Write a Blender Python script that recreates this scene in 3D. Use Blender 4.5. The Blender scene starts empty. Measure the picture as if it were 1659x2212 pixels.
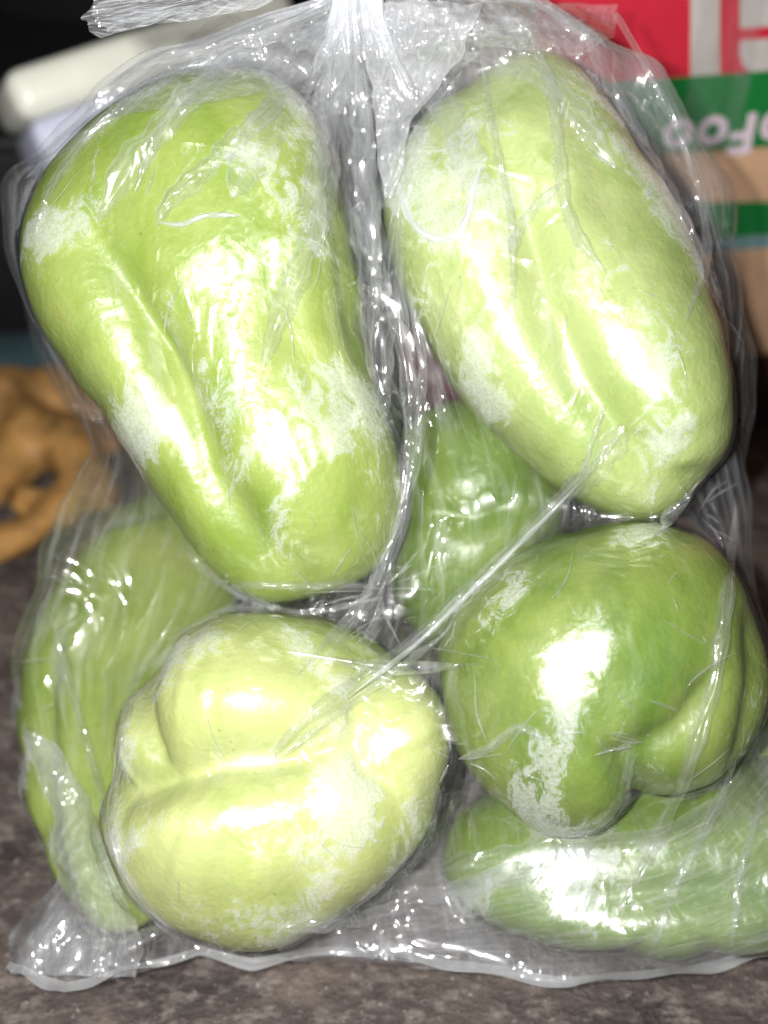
import bpy, bmesh, math
import numpy as np
from mathutils import Vector, Matrix

# ------------------------------------------------------------------ camera, world, light, exposure
scene = bpy.context.scene
COL = scene.collection
rng = np.random.default_rng(7)
PITCH = math.radians(40.0)
CAM = np.array([0.0, 0.0, 0.33])
FWD = np.array([0.0, math.cos(PITCH), -math.sin(PITCH)])
UPV = np.array([0.0, math.sin(PITCH), math.cos(PITCH)])
RGT = np.array([1.0, 0.0, 0.0])
FOC = 2881.0

def at(px, py, d):
    """point of the place seen at (px, py) of a 1659x2212 frame at depth d metres"""
    px = np.asarray(px, float); py = np.asarray(py, float); d = np.asarray(d, float)
    return (CAM + FWD * d[..., None] + RGT * ((px - 829.5) / FOC * d)[..., None]
            + UPV * ((1106.0 - py) / FOC * d)[..., None])

def on_ground(px, py, z=0.0):
    ray = FWD + RGT * ((px - 829.5) / FOC) + UPV * ((1106.0 - py) / FOC)
    return CAM + ray * ((z - CAM[2]) / ray[2])

cd = bpy.data.cameras.new("camera"); cam = bpy.data.objects.new("camera", cd); COL.objects.link(cam)
cam.location = CAM; cam.rotation_euler = (math.pi / 2 - PITCH, 0, 0)
cd.sensor_fit = 'VERTICAL'; cd.sensor_height = 24.0; cd.lens = 24.0 / (2 * 1106.0 / FOC)
cd.clip_start = 0.01; cd.clip_end = 50
cd.dof.use_dof = True; cd.dof.focus_distance = 0.318; cd.dof.aperture_fstop = 4.2
scene.camera = cam

w = bpy.data.worlds.new("World"); scene.world = w; w.use_nodes = True
bg = w.node_tree.nodes["Background"]; bg.inputs[0].default_value = (0.75, 0.85, 1.0, 1); bg.inputs[1].default_value = 0.035

fl = bpy.data.lights.new("phone_flash", 'POINT'); fl.energy = 11.0; fl.shadow_soft_size = 0.0035
fl.color = (1.0, 0.985, 0.96)
flo = bpy.data.objects.new("phone_flash", fl); COL.objects.link(flo)
flo.location = CAM + RGT * -0.028 + UPV * 0.012 + FWD * 0.0

scene.view_settings.view_transform = 'Standard'; scene.view_settings.look = 'None'
scene.view_settings.exposure = 0.0; scene.view_settings.gamma = 1.0
scene.render.engine = 'CYCLES'
scene.cycles.max_bounces = 6; scene.cycles.transparent_max_bounces = 22
scene.cycles.use_adaptive_sampling = True; scene.cycles.adaptive_threshold = 0.03; scene.cycles.adaptive_min_samples = 16
scene.cycles.diffuse_bounces = 3; scene.cycles.glossy_bounces = 2; scene.cycles.transmission_bounces = 2
scene.cycles.sample_clamp_indirect = 4.0
scene.cycles.use_denoising = True

# ------------------------------------------------------------------ helpers
def mesh_obj(name, verts, faces, mat, parent=None, smooth=True):
    me = bpy.data.meshes.new(name)
    verts = np.asarray(verts, np.float32); faces = np.asarray(faces, np.int32)
    nf, k = faces.shape
    me.vertices.add(len(verts)); me.vertices.foreach_set("co", verts.ravel())
    me.loops.add(nf * k); me.loops.foreach_set("vertex_index", faces.ravel())
    me.polygons.add(nf)
    me.polygons.foreach_set("loop_start", np.arange(0, nf * k, k, dtype=np.int32))
    me.polygons.foreach_set("use_smooth", np.full(nf, smooth))
    me.update(calc_edges=True); me.validate()
    if mat: me.materials.append(mat)
    o = bpy.data.objects.new(name, me); COL.objects.link(o)
    if parent: o.parent = parent
    return o

def attr(o, name, vals):
    a = o.data.attributes.new(name, 'FLOAT', 'POINT'); a.data.foreach_set("value", np.asarray(vals, np.float32))

def bm_obj(name, bm, mat, parent=None, smooth=False):
    me = bpy.data.meshes.new(name); bm.to_mesh(me); bm.free()
    if smooth:
        for p in me.polygons: p.use_smooth = True
    if mat: me.materials.append(mat)
    o = bpy.data.objects.new(name, me); COL.objects.link(o)
    if parent: o.parent = parent
    return o

def tag(o, label, cat, group=None):
    o["label"] = label; o["category"] = cat
    if group: o["group"] = group
    return o

def empty(name, loc=(0, 0, 0)):
    o = bpy.data.objects.new(name, None); COL.objects.link(o); o.location = loc; return o

def grid_faces(nu, nv, wrap):
    i = np.arange(nv - 1)[:, None]; j = np.arange(nu if wrap else nu - 1)[None, :]
    j2 = (j + 1) % nu
    f = np.stack([i * nu + j, i * nu + j2, (i + 1) * nu + j2, (i + 1) * nu + j], -1)
    return f.reshape(-1, 4)

class SinNoise:
    """cheap smooth numpy noise: a sum of random plane waves"""
    def __init__(s, freq, n=14, seed=0, spread=0.5):
        r = np.random.default_rng(seed)
        d = r.normal(size=(n, 3)); d /= np.linalg.norm(d, axis=1)[:, None]
        s.k = d * (freq * (1 + spread * r.uniform(-1, 1, n)))[:, None]; s.p = r.uniform(0, 6.283, n); s.n = n
    def __call__(s, P):
        return np.sin(P @ s.k.T + s.p).sum(-1) * math.sqrt(2.0 / s.n)

# ------------------------------------------------------------------ node helpers
class NT:
    def __init__(s, name):
        s.m = bpy.data.materials.new(name); s.m.use_nodes = True
        s.t = s.m.node_tree; s.t.nodes.clear()
        s.out = s.t.nodes.new('ShaderNodeOutputMaterial')
    def n(s, typ, ins=None, **kw):
        nd = s.t.nodes.new(typ)
        for k, v in kw.items(): setattr(nd, k, v)
        for k, v in (ins or {}).items():
            if isinstance(v, bpy.types.NodeSocket): s.t.links.new(v, nd.inputs[k])
            elif isinstance(v, bpy.types.Node): s.t.links.new(v.outputs[0], nd.inputs[k])
            else: nd.inputs[k].default_value = v
        return nd
    def noise(s, vec, scale, detail=3.0, rough=0.55, dist=0.0):
        return s.n('ShaderNodeTexNoise', {'Vector': vec, 'Scale': scale, 'Detail': detail, 'Roughness': rough, 'Distortion': dist}).outputs[0]
    def ramp(s, fac, stops):
        nd = s.n('ShaderNodeValToRGB', {'Fac': fac}); e = nd.color_ramp.elements
        while len(e) < len(stops): e.new(0.5)
        for el, (p, c) in zip(e, stops):
            el.position = p; el.color = (*c, 1) if not np.isscalar(c) else (c, c, c, 1)
        return nd.outputs[0]
    def math(s, op, a, b=None, clamp=False):
        ins = {0: a}
        if b is not None: ins[1] = b
        nd = s.n('ShaderNodeMath', ins, operation=op); nd.use_clamp = clamp
        return nd.outputs[0]
    def mix(s, fac, a, b, mode='MIX'):
        nd = s.n('ShaderNodeMix', data_type='RGBA', blend_type=mode)
        for idx, v in ((0, fac), (6, a), (7, b)):
            if isinstance(v, bpy.types.NodeSocket): s.t.links.new(v, nd.inputs[idx])
            else: nd.inputs[idx].default_value = v if np.isscalar(v) else (*v, 1)
        return nd.outputs[2]
    def coord(s, which='Object'):
        return s.n('ShaderNodeTexCoord').outputs[which]
    def bump(s, h, strength, dist):
        return s.n('ShaderNodeBump', {'Height': h, 'Strength': strength, 'Distance': dist}).outputs[0]
    def surf(s, sh):
        s.t.links.new(sh if isinstance(sh, bpy.types.NodeSocket) else sh.outputs[0], s.out.inputs[0]); return s.m

def principled(t, color, rough, **kw):
    ins = {'Base Color': color if isinstance(color, bpy.types.NodeSocket) else (*color, 1), 'Roughness': rough}
    ins.update(kw)
    return t.n('ShaderNodeBsdfPrincipled', ins)

# ------------------------------------------------------------------ materials
def chayote_mat(name, c_main, c_pale, c_deep, seed):
    t = NT(name); co = t.coord()
    mp = t.n('ShaderNodeMapping', {'Vector': co, 'Location': (seed, seed * 2, 0), 'Scale': (1, 1, 0.35)})
    streak = t.noise(mp.outputs[0], 90, 4, 0.6)
    blot = t.noise(mp.outputs[0], 38, 3, 0.5)
    col = t.mix(t.ramp(blot, [(0.32, 0.0), (0.68, 1.0)]), c_main, c_pale)
    col = t.mix(t.math('MULTIPLY', t.ramp(streak, [(0.45, 0.0), (0.75, 1.0)]), 0.55), col, c_deep)
    pores = t.n('ShaderNodeTexVoronoi', {'Vector': co, 'Scale': 560.0}).outputs[0]
    fine = t.noise(co, 900, 2)
    col = t.mix(t.math('MULTIPLY', t.ramp(pores, [(0.0, 1.0), (0.22, 0.0)]), 0.35), col, c_pale)
    speck = t.n('ShaderNodeTexVoronoi', {'Vector': co, 'Scale': 120.0}).outputs[0]
    col = t.mix(t.math('MULTIPLY', t.ramp(speck, [(0.0, 1.0), (0.035, 1.0), (0.06, 0.0)]), 0.5), col, (0.12, 0.13, 0.03))
    pale = t.noise(mp.outputs[0], 17, 4, 0.6, 0.5)
    col = t.mix(t.math('MULTIPLY', t.ramp(pale, [(0.48, 0.0), (0.66, 1.0)]), 0.7), col, c_pale)
    scar = t.noise(mp.outputs[0], 75, 6, 0.75, 2.0)
    col = t.mix(t.math('MULTIPLY', t.ramp(scar, [(0.66, 0.0), (0.72, 1.0)]), 0.45), col, (0.30, 0.24, 0.08))
    h = t.math('ADD', t.math('MULTIPLY', pores, 0.6), t.math('MULTIPLY', fine, 0.6))
    b = t.bump(h, 0.26, 0.0006)
    b2 = t.n('ShaderNodeBump', {'Height': t.noise(co, 160, 3), 'Strength': 0.2, 'Distance': 0.002, 'Normal': b}).outputs[0]
    p = principled(t, col, 0.38, **{'Normal': b2,
                   'Specular IOR Level': 0.5, 'Coat Weight': 0.25, 'Coat Roughness': 0.4})
    return t.surf(p)

M_GREEN = chayote_mat('chayote_green', (0.212, 0.30, 0.045), (0.335, 0.395, 0.11), (0.14, 0.235, 0.016), 0.3)
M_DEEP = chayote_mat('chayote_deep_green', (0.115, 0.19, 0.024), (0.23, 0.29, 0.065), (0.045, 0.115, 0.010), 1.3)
M_YELLOW = chayote_mat('chayote_pale_yellow', (0.33, 0.39, 0.11), (0.47, 0.51, 0.21), (0.22, 0.30, 0.05), 2.1)
M_LIME = chayote_mat('chayote_lime', (0.27, 0.355, 0.10), (0.41, 0.47, 0.19), (0.16, 0.27, 0.035), 3.7)

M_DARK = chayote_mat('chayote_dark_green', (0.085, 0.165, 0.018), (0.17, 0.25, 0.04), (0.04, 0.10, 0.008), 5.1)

def film_mat(name, haze0, frost, glints=1.0):
    t = NT(name); co = t.coord()
    at_ = t.n('ShaderNodeAttribute', attribute_name='contact').outputs['Fac']
    fold = t.n('ShaderNodeAttribute', attribute_name='fold').outputs['Fac']
    uv = t.n('ShaderNodeUVMap', uv_map='sheet').outputs[0]
    mp = t.n('ShaderNodeMapping', {'Vector': co, 'Rotation': (0.4, 0.3, 0.6), 'Scale': (1, 1, 0.6)})
    st = t.n('ShaderNodeMapping', {'Vector': uv, 'Scale': (60, 7, 1)})          # runs from neck to hem
    streak = t.noise(st.outputs[0], 1.4, 4, 0.62, 0.6)
    big = t.noise(mp.outputs[0], 36, 1, 0.5, 0.6)
    mid = t.noise(mp.outputs[0], 190, 5, 0.78, 1.2)
    fine = t.noise(co, 1100, 1, 0.7)
    patch0 = t.math('ADD', t.math('MULTIPLY', big, 0.58), t.math('MULTIPLY', mid, 0.42))
    patch = t.ramp(patch0, [(0.495, 0.0), (0.513, 0.7), (0.58, 1.0)])
    grain = t.ramp(fine, [(0.34, 0.6), (0.60, 1.0)])
    fr = t.math('MULTIPLY', t.math('MULTIPLY', t.math('MULTIPLY', t.ramp(patch0, [(0.535, 0.0), (0.555, 0.7), (0.62, 1.0)]), grain), at_), frost)  # white patches on clinging film: condensation with flash glare painted in
    hz = t.math('MULTIPLY', t.ramp(streak, [(0.36, 0.18), (0.5, 0.6), (0.68, 3.0)]), haze0)
    free = t.math('SUBTRACT', 1.0, t.math('MULTIPLY', at_, 0.78))
    hz = t.math('ADD', t.math('MULTIPLY', hz, free), t.math('MULTIPLY', fold, 0.22))
    fac = t.math('MINIMUM', t.math('ADD', hz, fr), 0.85)
    # crinkled relief of the film: long soft creases, sharp small facets, grain where it sticks
    vo = t.n('ShaderNodeTexVoronoi', {'Vector': mp.outputs[0], 'Scale': 105.0})
    rd = t.n('ShaderNodeTexNoise', {'Vector': mp.outputs[0], 'Scale': 46.0, 'Detail': 2.5, 'Roughness': 0.6, 'Distortion': 0.8})
    cr = t.math('ABSOLUTE', t.math('SUBTRACT', rd.outputs[0], 0.5))              # sharp valleys where the noise crosses its middle
    h5 = t.math('MULTIPLY', t.math('MINIMUM', t.math('MULTIPLY', cr, 14.0), 1.0), -0.55)
    hh = t.math('ADD', t.math('MULTIPLY', vo.outputs[0], 0.55), h5)
    b = t.bump(t.math('MULTIPLY', hh, t.math('SUBTRACT', 1.0, t.math('MULTIPLY', at_, 0.45))), 0.5, 0.0022)
    tr = t.n('ShaderNodeBsdfTransparent', {'Color': (0.985, 0.988, 0.992, 1)})
    df = t.n('ShaderNodeBsdfDiffuse', {'Color': (0.86, 0.88, 0.92, 1)})
    tl = t.n('ShaderNodeBsdfTranslucent', {'Color': (0.86, 0.88, 0.92, 1)})
    sc = t.n('ShaderNodeMixShader', {0: 0.35, 1: df.outputs[0], 2: tl.outputs[0]})
    body = t.n('ShaderNodeMixShader', {0: fac, 1: tr.outputs[0], 2: sc.outputs[0]})
    cling = t.math('MULTIPLY', patch, at_)
    gl = t.n('ShaderNodeBsdfGlossy', {'Color': (1, 1, 1, 1), 'Roughness': 0.12, 'Normal': b})
    gl2 = t.n('ShaderNodeBsdfGlossy', {'Color': (1, 1, 1, 1), 'Roughness': 0.36, 'Normal': b})
    glm = t.n('ShaderNodeMixShader', {0: 0.25, 1: gl.outputs[0], 2: gl2.outputs[0]})
    fz = t.n('ShaderNodeFresnel', {'IOR': 1.5})
    ff = t.math('MINIMUM', t.math('MULTIPLY', t.math('ADD', fz.outputs[0], 0.02), 1.0 * glints), 0.15)
    s = t.n('ShaderNodeMixShader', {0: ff, 1: body.outputs[0], 2: glm.outputs[0]})
    wet = t.n('ShaderNodeBsdfGlossy', {'Color': t.n('ShaderNodeCombineColor', {0: t.math('MULTIPLY', cling, 0.15), 1: t.math('MULTIPLY', cling, 0.15), 2: t.math('MULTIPLY', cling, 0.15)}).outputs[0], 'Roughness': 0.37, 'Normal': b})
    s = t.n('ShaderNodeAddShader', {0: s.outputs[0], 1: wet.outputs[0]})
    return t.surf(s)

M_FILM = film_mat('clear_film', 0.052, 0.50)
M_NECK = film_mat('gathered_film', 0.20, 0.0, 1.0)

def ground_mat():
    t = NT('worn_stone'); co = t.coord()
    mp = t.n('ShaderNodeMapping', {'Vector': co, 'Scale': (1, 1.6, 1)})
    a = t.noise(mp.outputs[0], 22, 6, 0.65, 0.5); b = t.noise(mp.outputs[0], 110, 5, 0.7); c = t.noise(co, 420, 3, 0.6)
    col = t.ramp(a, [(0.32, (0.022, 0.017, 0.016)), (0.52, (0.062, 0.047, 0.042)), (0.70, (0.14, 0.11, 0.09))])
    col = t.mix(t.ramp(b, [(0.50, 0.0), (0.72, 0.75)]), col, (0.26, 0.22, 0.19))
    col = t.mix(t.ramp(c, [(0.62, 0.0), (0.74, 0.6)]), col, (0.40, 0.36, 0.33))
    col = t.mix(t.ramp(c, [(0.28, 0.7), (0.40, 0.0)]), col, (0.022, 0.018, 0.018))
    bm_ = t.bump(t.math('ADD', b, t.math('MULTIPLY', c, 0.5)), 0.6, 0.0025)
    return t.surf(principled(t, col, 0.62, Normal=bm_))

def simple(name, col, rough, bump_scale=0, bs=0.2, bd=0.001, var=0.15, **kw):
    t = NT(name); co = t.coord()
    nz = t.noise(co, 60, 5, 0.6)
    c2 = tuple(x * (1 - var * 2) for x in col); c3 = tuple(min(1, x * (1 + var)) for x in col)
    c = t.ramp(nz, [(0.3, c2), (0.7, c3)])
    k = dict(kw)
    if bump_scale: k['Normal'] = t.bump(t.noise(co, bump_scale, 4), bs, bd)
    return t.surf(principled(t, c, rough, **k))

M_GROUND = ground_mat()
M_CARD = simple('brown_cardboard', (0.56, 0.34, 0.205), 0.75, 500, 0.2, 0.0006, 0.08)
M_CARD_DARK = simple('dark_printed_card', (0.07, 0.022, 0.018), 0.7, 500, 0.2, 0.0006, 0.1)  # reddish print with the bag's shadow painted into its colour
M_PRED = simple('red_print', (0.55, 0.022, 0.045), 0.35, 0, var=0.05)
M_PGREEN = simple('green_print', (0.008, 0.17, 0.035), 0.4, 0, var=0.05)
M_PDGREEN = simple('dark_green_print', (0.006, 0.05, 0.02), 0.5, 0, var=0.05)  # the green print darkened to paint the shadow on it
M_PTEAL = simple('teal_print', (0.16, 0.27, 0.28), 0.5, 0, var=0.05)
M_PGREY = simple('grey_print', (0.50, 0.46, 0.43), 0.5, 0, var=0.05)
M_PINK = simple('pinkish_white_print', (0.68, 0.55, 0.62), 0.5, 0, var=0.03)
M_CREAM = simple('cream_plastic', (0.86, 0.87, 0.76), 0.35, 0, var=0.03)
M_BLUEISH = simple('pale_blue_plastic', (0.66, 0.68, 0.84), 0.4, 0, var=0.03)
M_BLACK = simple('black_plastic', (0.006, 0.006, 0.007), 0.55, 40, 0.3, 0.002)
M_TEAL = simple('teal_cloth', (0.035, 0.075, 0.085), 0.9, 300, 0.4, 0.001)
M_GINGER = simple('ginger_skin', (0.36, 0.19, 0.055), 0.6, 120, 0.5, 0.003, 0.35)
M_STEM = simple('dry_stem', (0.20, 0.17, 0.07), 0.8, 300, 0.4, 0.001)

# ------------------------------------------------------------------ chayotes (star-shaped bodies, shared with the film's collisions)
class Chayote:
    """a lumpy pear body: an outline seen from the front, a thickness T and furrows running over it"""
    def __init__(s, centre, depth, outline, T, furrows, shear=0.0, lump=0.04, seed=0, sharp=2.2, skew=0.0, tz=0.0):
        s.c = at(centre[0], centre[1], depth)
        k = depth / FOC
        O = (np.asarray(outline, float) - np.asarray(centre, float)) * np.array([k, -k]) * (.965 if sharp > 2.4 else 1.0)   # seen nearer than its centre, a boxy body swells a little
        ang = np.arctan2(O[:, 1], O[:, 0]); rad = np.hypot(O[:, 0], O[:, 1])
        o = np.argsort(ang); ang, rad = ang[o], rad[o]
        g = np.linspace(-math.pi, math.pi, 721)
        r = np.interp(g, np.r_[ang - 2 * math.pi, ang, ang + 2 * math.pi], np.r_[rad, rad, rad])
        ker = np.exp(-(np.arange(-20, 21) / 8.0) ** 2); ker /= ker.sum()
        rr = np.r_[r[:-1], r[:-1], r[:-1]]; r = np.convolve(rr, ker, 'same')[720:1441]
        s.g, s.S = g, r
        s.T = T; s.p = sharp; s.lump = lump
        s.n1 = SinNoise(2.6, 10, seed); s.n2 = SinNoise(7.0, 14, seed + 50); s.n3 = SinNoise(15.0, 16, seed + 90)
        s.F = []
        for pts, dep, wid in furrows:
            Q = (np.asarray(pts, float) - np.asarray(centre, float)) * np.array([k, -k])
            s.F.append((Q, dep, wid))
        s.B = np.stack([RGT, UPV + shear * FWD, -FWD], 1)          # local -> world
        s.Bi = np.linalg.inv(s.B)
        s.rmax = max(r.max(), T) * (1 + abs(shear) * .5) * 1.25
        s.skew = skew
    def R(s, d):
        x, y, z = d[:, 0], d[:, 1], d[:, 2]
        S = np.interp(np.arctan2(y, x), s.g, s.S)
        rho = np.sqrt(x * x + y * y)
        # a broad end is also a thick end
        T = s.T * np.clip(0.55 + 0.45 * S / s.S.mean(), .6, 1.15) if s.skew == 0 else s.T
        T = s.T
        r0 = ((rho / S) ** s.p + (np.abs(z) / T) ** s.p) ** (-1.0 / s.p)
        dr = np.zeros_like(r0)
        qx, qy = r0 * x, r0 * y
        front = np.clip(z * 3 + .5, 0, 1)
        for Q, dep, wid in s.F:
            seg = np.linalg.norm(Q[1:] - Q[:-1], axis=1); tot = seg.sum(); acc = 0
            best = np.full(len(qx), 1e9); bs = np.zeros(len(qx))
            for a, b, L in zip(Q[:-1], Q[1:], seg):
                t = np.clip(((qx - a[0]) * (b[0] - a[0]) + (qy - a[1]) * (b[1] - a[1])) / (L * L), 0, 1)
                dd = np.hypot(qx - a[0] - t * (b[0] - a[0]), qy - a[1] - t * (b[1] - a[1]))
                m = dd < best; best = np.where(m, dd, best); bs = np.where(m, (acc + t * L) / tot, bs); acc += L
            tp = np.clip(np.minimum(bs * 3.5, (1 - bs) * 3.5), 0, 1); tp = (.15 if dep > 0 else .8) + (.85 if dep > 0 else .2) * tp * tp * (3 - 2 * tp)
            g = np.exp(-(best / wid) ** 2) * .55 + np.exp(-(best / (wid * 2.2)) ** 2) * .45 if dep > 0 else np.exp(-(best / (wid * 1.3)) ** 2)
            dr -= dep * g * tp * front
            if dep < 0: continue
            dr += dep * .08 * np.exp(-((best - wid * 3.0) / (wid * 1.4)) ** 2) * tp * front
        m = 1 + s.lump * (.55 * s.n1(d) + .16 * s.n2(d) + .05 * s.n3(d))
        return np.maximum(r0 * m + dr, .004)
    def push(s, P, eps):
        q = P - s.c
        near = np.einsum('ij,ij->i', q, q) < (s.rmax + 0.012) ** 2
        idx = np.nonzero(near)[0]
        gap = np.full(len(P), 1.0)
        if len(idx) == 0: return P, gap
        l = q[idx] @ s.Bi.T; rr = np.linalg.norm(l, axis=1) + 1e-9; d = l / rr[:, None]
        R = s.R(d) + eps
        g = rr - R; gap[idx] = g
        ins = g < 0
        if ins.any():
            k = idx[ins]; P[k] = s.c + (d[ins] * R[ins][:, None]) @ s.B.T
        return P, gap
    def mesh(s, nu=220, nv=170):
        th = np.linspace(0, math.pi, nv)[1:-1]; ph = np.arange(nu) / nu * 2 * math.pi
        T, Ph = np.meshgrid(th, ph, indexing='ij')
        d = np.stack([np.sin(T) * np.cos(Ph), np.sin(T) * np.sin(Ph), np.cos(T)], -1).reshape(-1, 3)
        d = np.vstack([d, [[0, 0, 1.0]], [[0, 0, -1.0]]])
        V = (d * s.R(d)[:, None]) @ s.B.T
        n = nv - 2; q = grid_faces(nu, n, True)[:, ::-1]
        return V, q, n * nu, nu, n

CH = []
def chay(label, mat, *a, **kw):
    c = Chayote(*a, **kw); c.label = label; c.mat = mat; CH.append(c); return c

chay('large bright green chayote at upper left, broad end up, long furrow down its left side', M_GREEN,
     (470, 740), .350,
     [(300,205),(400,170),(520,160),(620,185),(690,260),(745,400),(780,560),(795,720),(812,850),(845,950),(868,1060),(850,1170),(800,1245),(740,1285),
      (600,1330),(500,1295),(430,1220),(370,1130),(300,1020),(220,900),(140,790),(75,680),(50,590),(55,490),(100,380),(180,290)], .038,
     [([(190,430),(260,570),(360,750),(440,910),(500,1060),(600,1200),(730,1275)], .0064, .0046),
      ([(560,1000),(720,1160)], -.003, .012), ([(420,330),(560,420)], -.002, .014),
      ([(700,230),(735,450),(760,700),(800,900)], .0030, .0034),
      ([(610,560),(650,760),(740,960)], .002, .004),
      ([(330,700),(430,860),(560,1080)], .0025, .0035)], seed=3, lump=.032, sharp=2.75)
chay('pale lime chayote at upper right with two long lobes beside the printed carton', M_LIME,
     (1185, 600), .352,
     [(1000,190),(1080,110),(1170,85),(1250,130),(1320,220),(1380,330),(1440,440),(1490,550),(1530,680),(1552,800),(1557,900),(1540,1000),(1490,1080),(1430,1140),
      (1370,1145),(1290,1115),(1230,1075),(1150,1015),(1080,950),(1010,880),(950,800),(905,720),(865,640),(838,540),(825,430),(845,330),(900,260),(950,210)], .036,
     [([(1050,300),(1100,540),(1150,720),(1225,870),(1300,970),(1400,1045),(1560,1000)], .0064, .0044),
      ([(1350,760),(1440,930)], -.0065, .013), ([(1180,960),(1240,1010)], -.002, .008),
      ([(930,250),(960,420),(940,560)], .003, .005),
      ([(1200,200),(1260,420),(1260,560)], .002, .005)], seed=11, lump=.03, shear=.1, sharp=2.7)
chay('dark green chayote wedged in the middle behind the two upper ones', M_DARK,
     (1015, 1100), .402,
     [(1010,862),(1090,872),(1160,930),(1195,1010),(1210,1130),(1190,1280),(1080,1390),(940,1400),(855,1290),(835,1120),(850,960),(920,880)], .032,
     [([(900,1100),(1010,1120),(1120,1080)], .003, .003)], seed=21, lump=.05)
chay('blurred mottled green chayote at far left under loose film', M_GREEN,
     (270, 1520), .400,
     [(300,1045),(400,1060),(470,1150),(490,1350),(470,1600),(440,1760),(420,1860),(370,1915),(300,1925),(220,1880),(150,1760),(90,1620),(48,1480),(48,1360),(85,1250),(150,1150),(220,1075)], .030,
     [([(130,1300),(130,1500),(190,1750),(280,1980)], .004, .0035), ([(270,1120),(240,1350),(270,1600)], .003, .004)], seed=31, lump=.04, shear=.75)
chay('glossy deep green chayote at right of centre, lobed end down', M_DEEP,
     (1290, 1430), .341,
     [(1010,1260),(1130,1170),(1260,1130),(1400,1120),(1520,1160),(1600,1250),(1650,1370),(1662,1500),(1630,1600),(1560,1680),(1460,1705),(1390,1712),(1345,1728),
      (1330,1730),(1250,1780),(1150,1772),(1050,1705),(985,1620),(948,1510),(935,1400),(960,1320)], .038,
     [([(1230,1560),(1285,1580),(1335,1650),(1365,1770)], .0042, .0030),
      ([(1150,1330),(1300,1420)], -.002, .014),
      ([(1285,1580),(1400,1520),(1500,1400)], .003, .003),
      ([(1590,1240),(1590,1420),(1565,1580),(1530,1700)], .0028, .0034)], seed=41, lump=.03, sharp=2.6)
chay('pale yellow chayote at lower left with a sideways cleft', M_YELLOW,
     (590, 1680), .347,
     [(600,1318),(720,1330),(810,1370),(870,1420),(920,1465),(968,1520),(985,1600),(965,1700),(930,1800),(870,1880),(790,1940),(700,1995),(620,2035),(540,2042),
      (440,2010),(340,1960),(270,1900),(238,1820),(215,1740),(225,1680),(245,1600),(270,1520),(320,1450),(390,1380),(490,1335)], .040,
     [([(200,1640),(310,1665),(400,1625),(520,1582),(640,1574),(760,1555),(840,1575)], .0095, .0040),
      ([(870,1500),(900,1570)], -.0050, .0075), ([(440,1430),(520,1450)], -.004, .010), ([(430,1750),(520,1780)], -.0045, .013),
      ([(830,1380),(790,1480),(810,1600),(900,1680)], .0055, .0034),
      ([(400,1360),(345,1470),(385,1630)], .006, .0028)], seed=52, lump=.03, sharp=2.5)
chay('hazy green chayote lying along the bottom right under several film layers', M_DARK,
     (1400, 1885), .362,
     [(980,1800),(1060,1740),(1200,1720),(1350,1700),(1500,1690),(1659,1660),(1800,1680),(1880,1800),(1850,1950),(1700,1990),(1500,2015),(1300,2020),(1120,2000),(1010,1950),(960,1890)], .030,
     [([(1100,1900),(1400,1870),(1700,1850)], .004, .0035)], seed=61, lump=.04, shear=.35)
chay('yellowish chayote mostly hidden, its rounded end showing beneath the glossy green one', M_LIME,
     (1460, 1630), .389,
     [(1300,1560),(1295,1700),(1320,1790),(1370,1835),(1440,1810),(1520,1760),(1610,1720),(1670,1620),(1640,1480),(1540,1430),(1400,1450)], .022,
     [([(1440,1640),(1450,1720),(1440,1820)], .003, .0025)], seed=71, lump=.03)

bm = bmesh.new(); bmesh.ops.create_grid(bm, x_segments=2, y_segments=2, size=3.0)
g = bm_obj('ground', bm, M_GROUND); g["kind"] = "structure"
for c in CH:
    z = (c.mesh(60, 40)[0] + c.c)[:, 2].min()
    print('chayote lowest z', round(float(z), 4), c.label[:40])
    if z < 0.0015: c.c = c.c + np.array([0, 0, 0.0015 - z])

for c in CH:
    V, q, ip, nu, n = c.mesh()
    fr = [(ip, j, (j + 1) % nu) for j in range(nu)]; b0 = (n - 1) * nu
    fb = [(ip + 1, b0 + (j + 1) % nu, b0 + j) for j in range(nu)]
    me = bpy.data.meshes.new('chayote')
    me.from_pydata(V.tolist(), [], q.tolist() + fr + fb); me.update()
    me.polygons.foreach_set('use_smooth', [True] * len(me.polygons)); me.materials.append(c.mat)
    o = bpy.data.objects.new('chayote', me); COL.objects.link(o)
    o.location = c.c
    tag(o, c.label, 'chayote', 'chayotes inside the clear plastic bag')

# ------------------------------------------------------------------ the film of the bag: a sheet relaxed over the fruit
def interp(t, tk, vk): return np.interp(t, tk, vk)

VK = [0.0, .06, .14, .25, .36, .46, .56, .68, .80, .90, .96, 1.0]
LX = [20, 60, 110, 70, 40, 90, 200, 75, 40, 210, 520, 735]
LY = [2125, 2030, 1890, 1600, 1380, 1180, 980, 700, 430, 215, 75, -10]
LD = [.345, .355, .37, .385, .39, .385, .375, .365, .36, .35, .34, .335]
RX = [1800, 1790, 1770, 1740, 1680, 1610, 1600, 1600, 1560, 1420, 1180, 800]
RY = [1990, 1960, 1880, 1640, 1420, 1180, 930, 680, 400, 170, 30, -10]
RD = [.36, .36, .365, .37, .375, .375, .37, .365, .365, .355, .345, .335]
FB = [0, .022, .036, .050, .054, .050, .046, .050, .044, .026, .014, .007]   # bulge to the viewer
BB = [0, .05, .07, .08, .08, .075, .06, .05, .045, .035, .018, .008]

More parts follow.
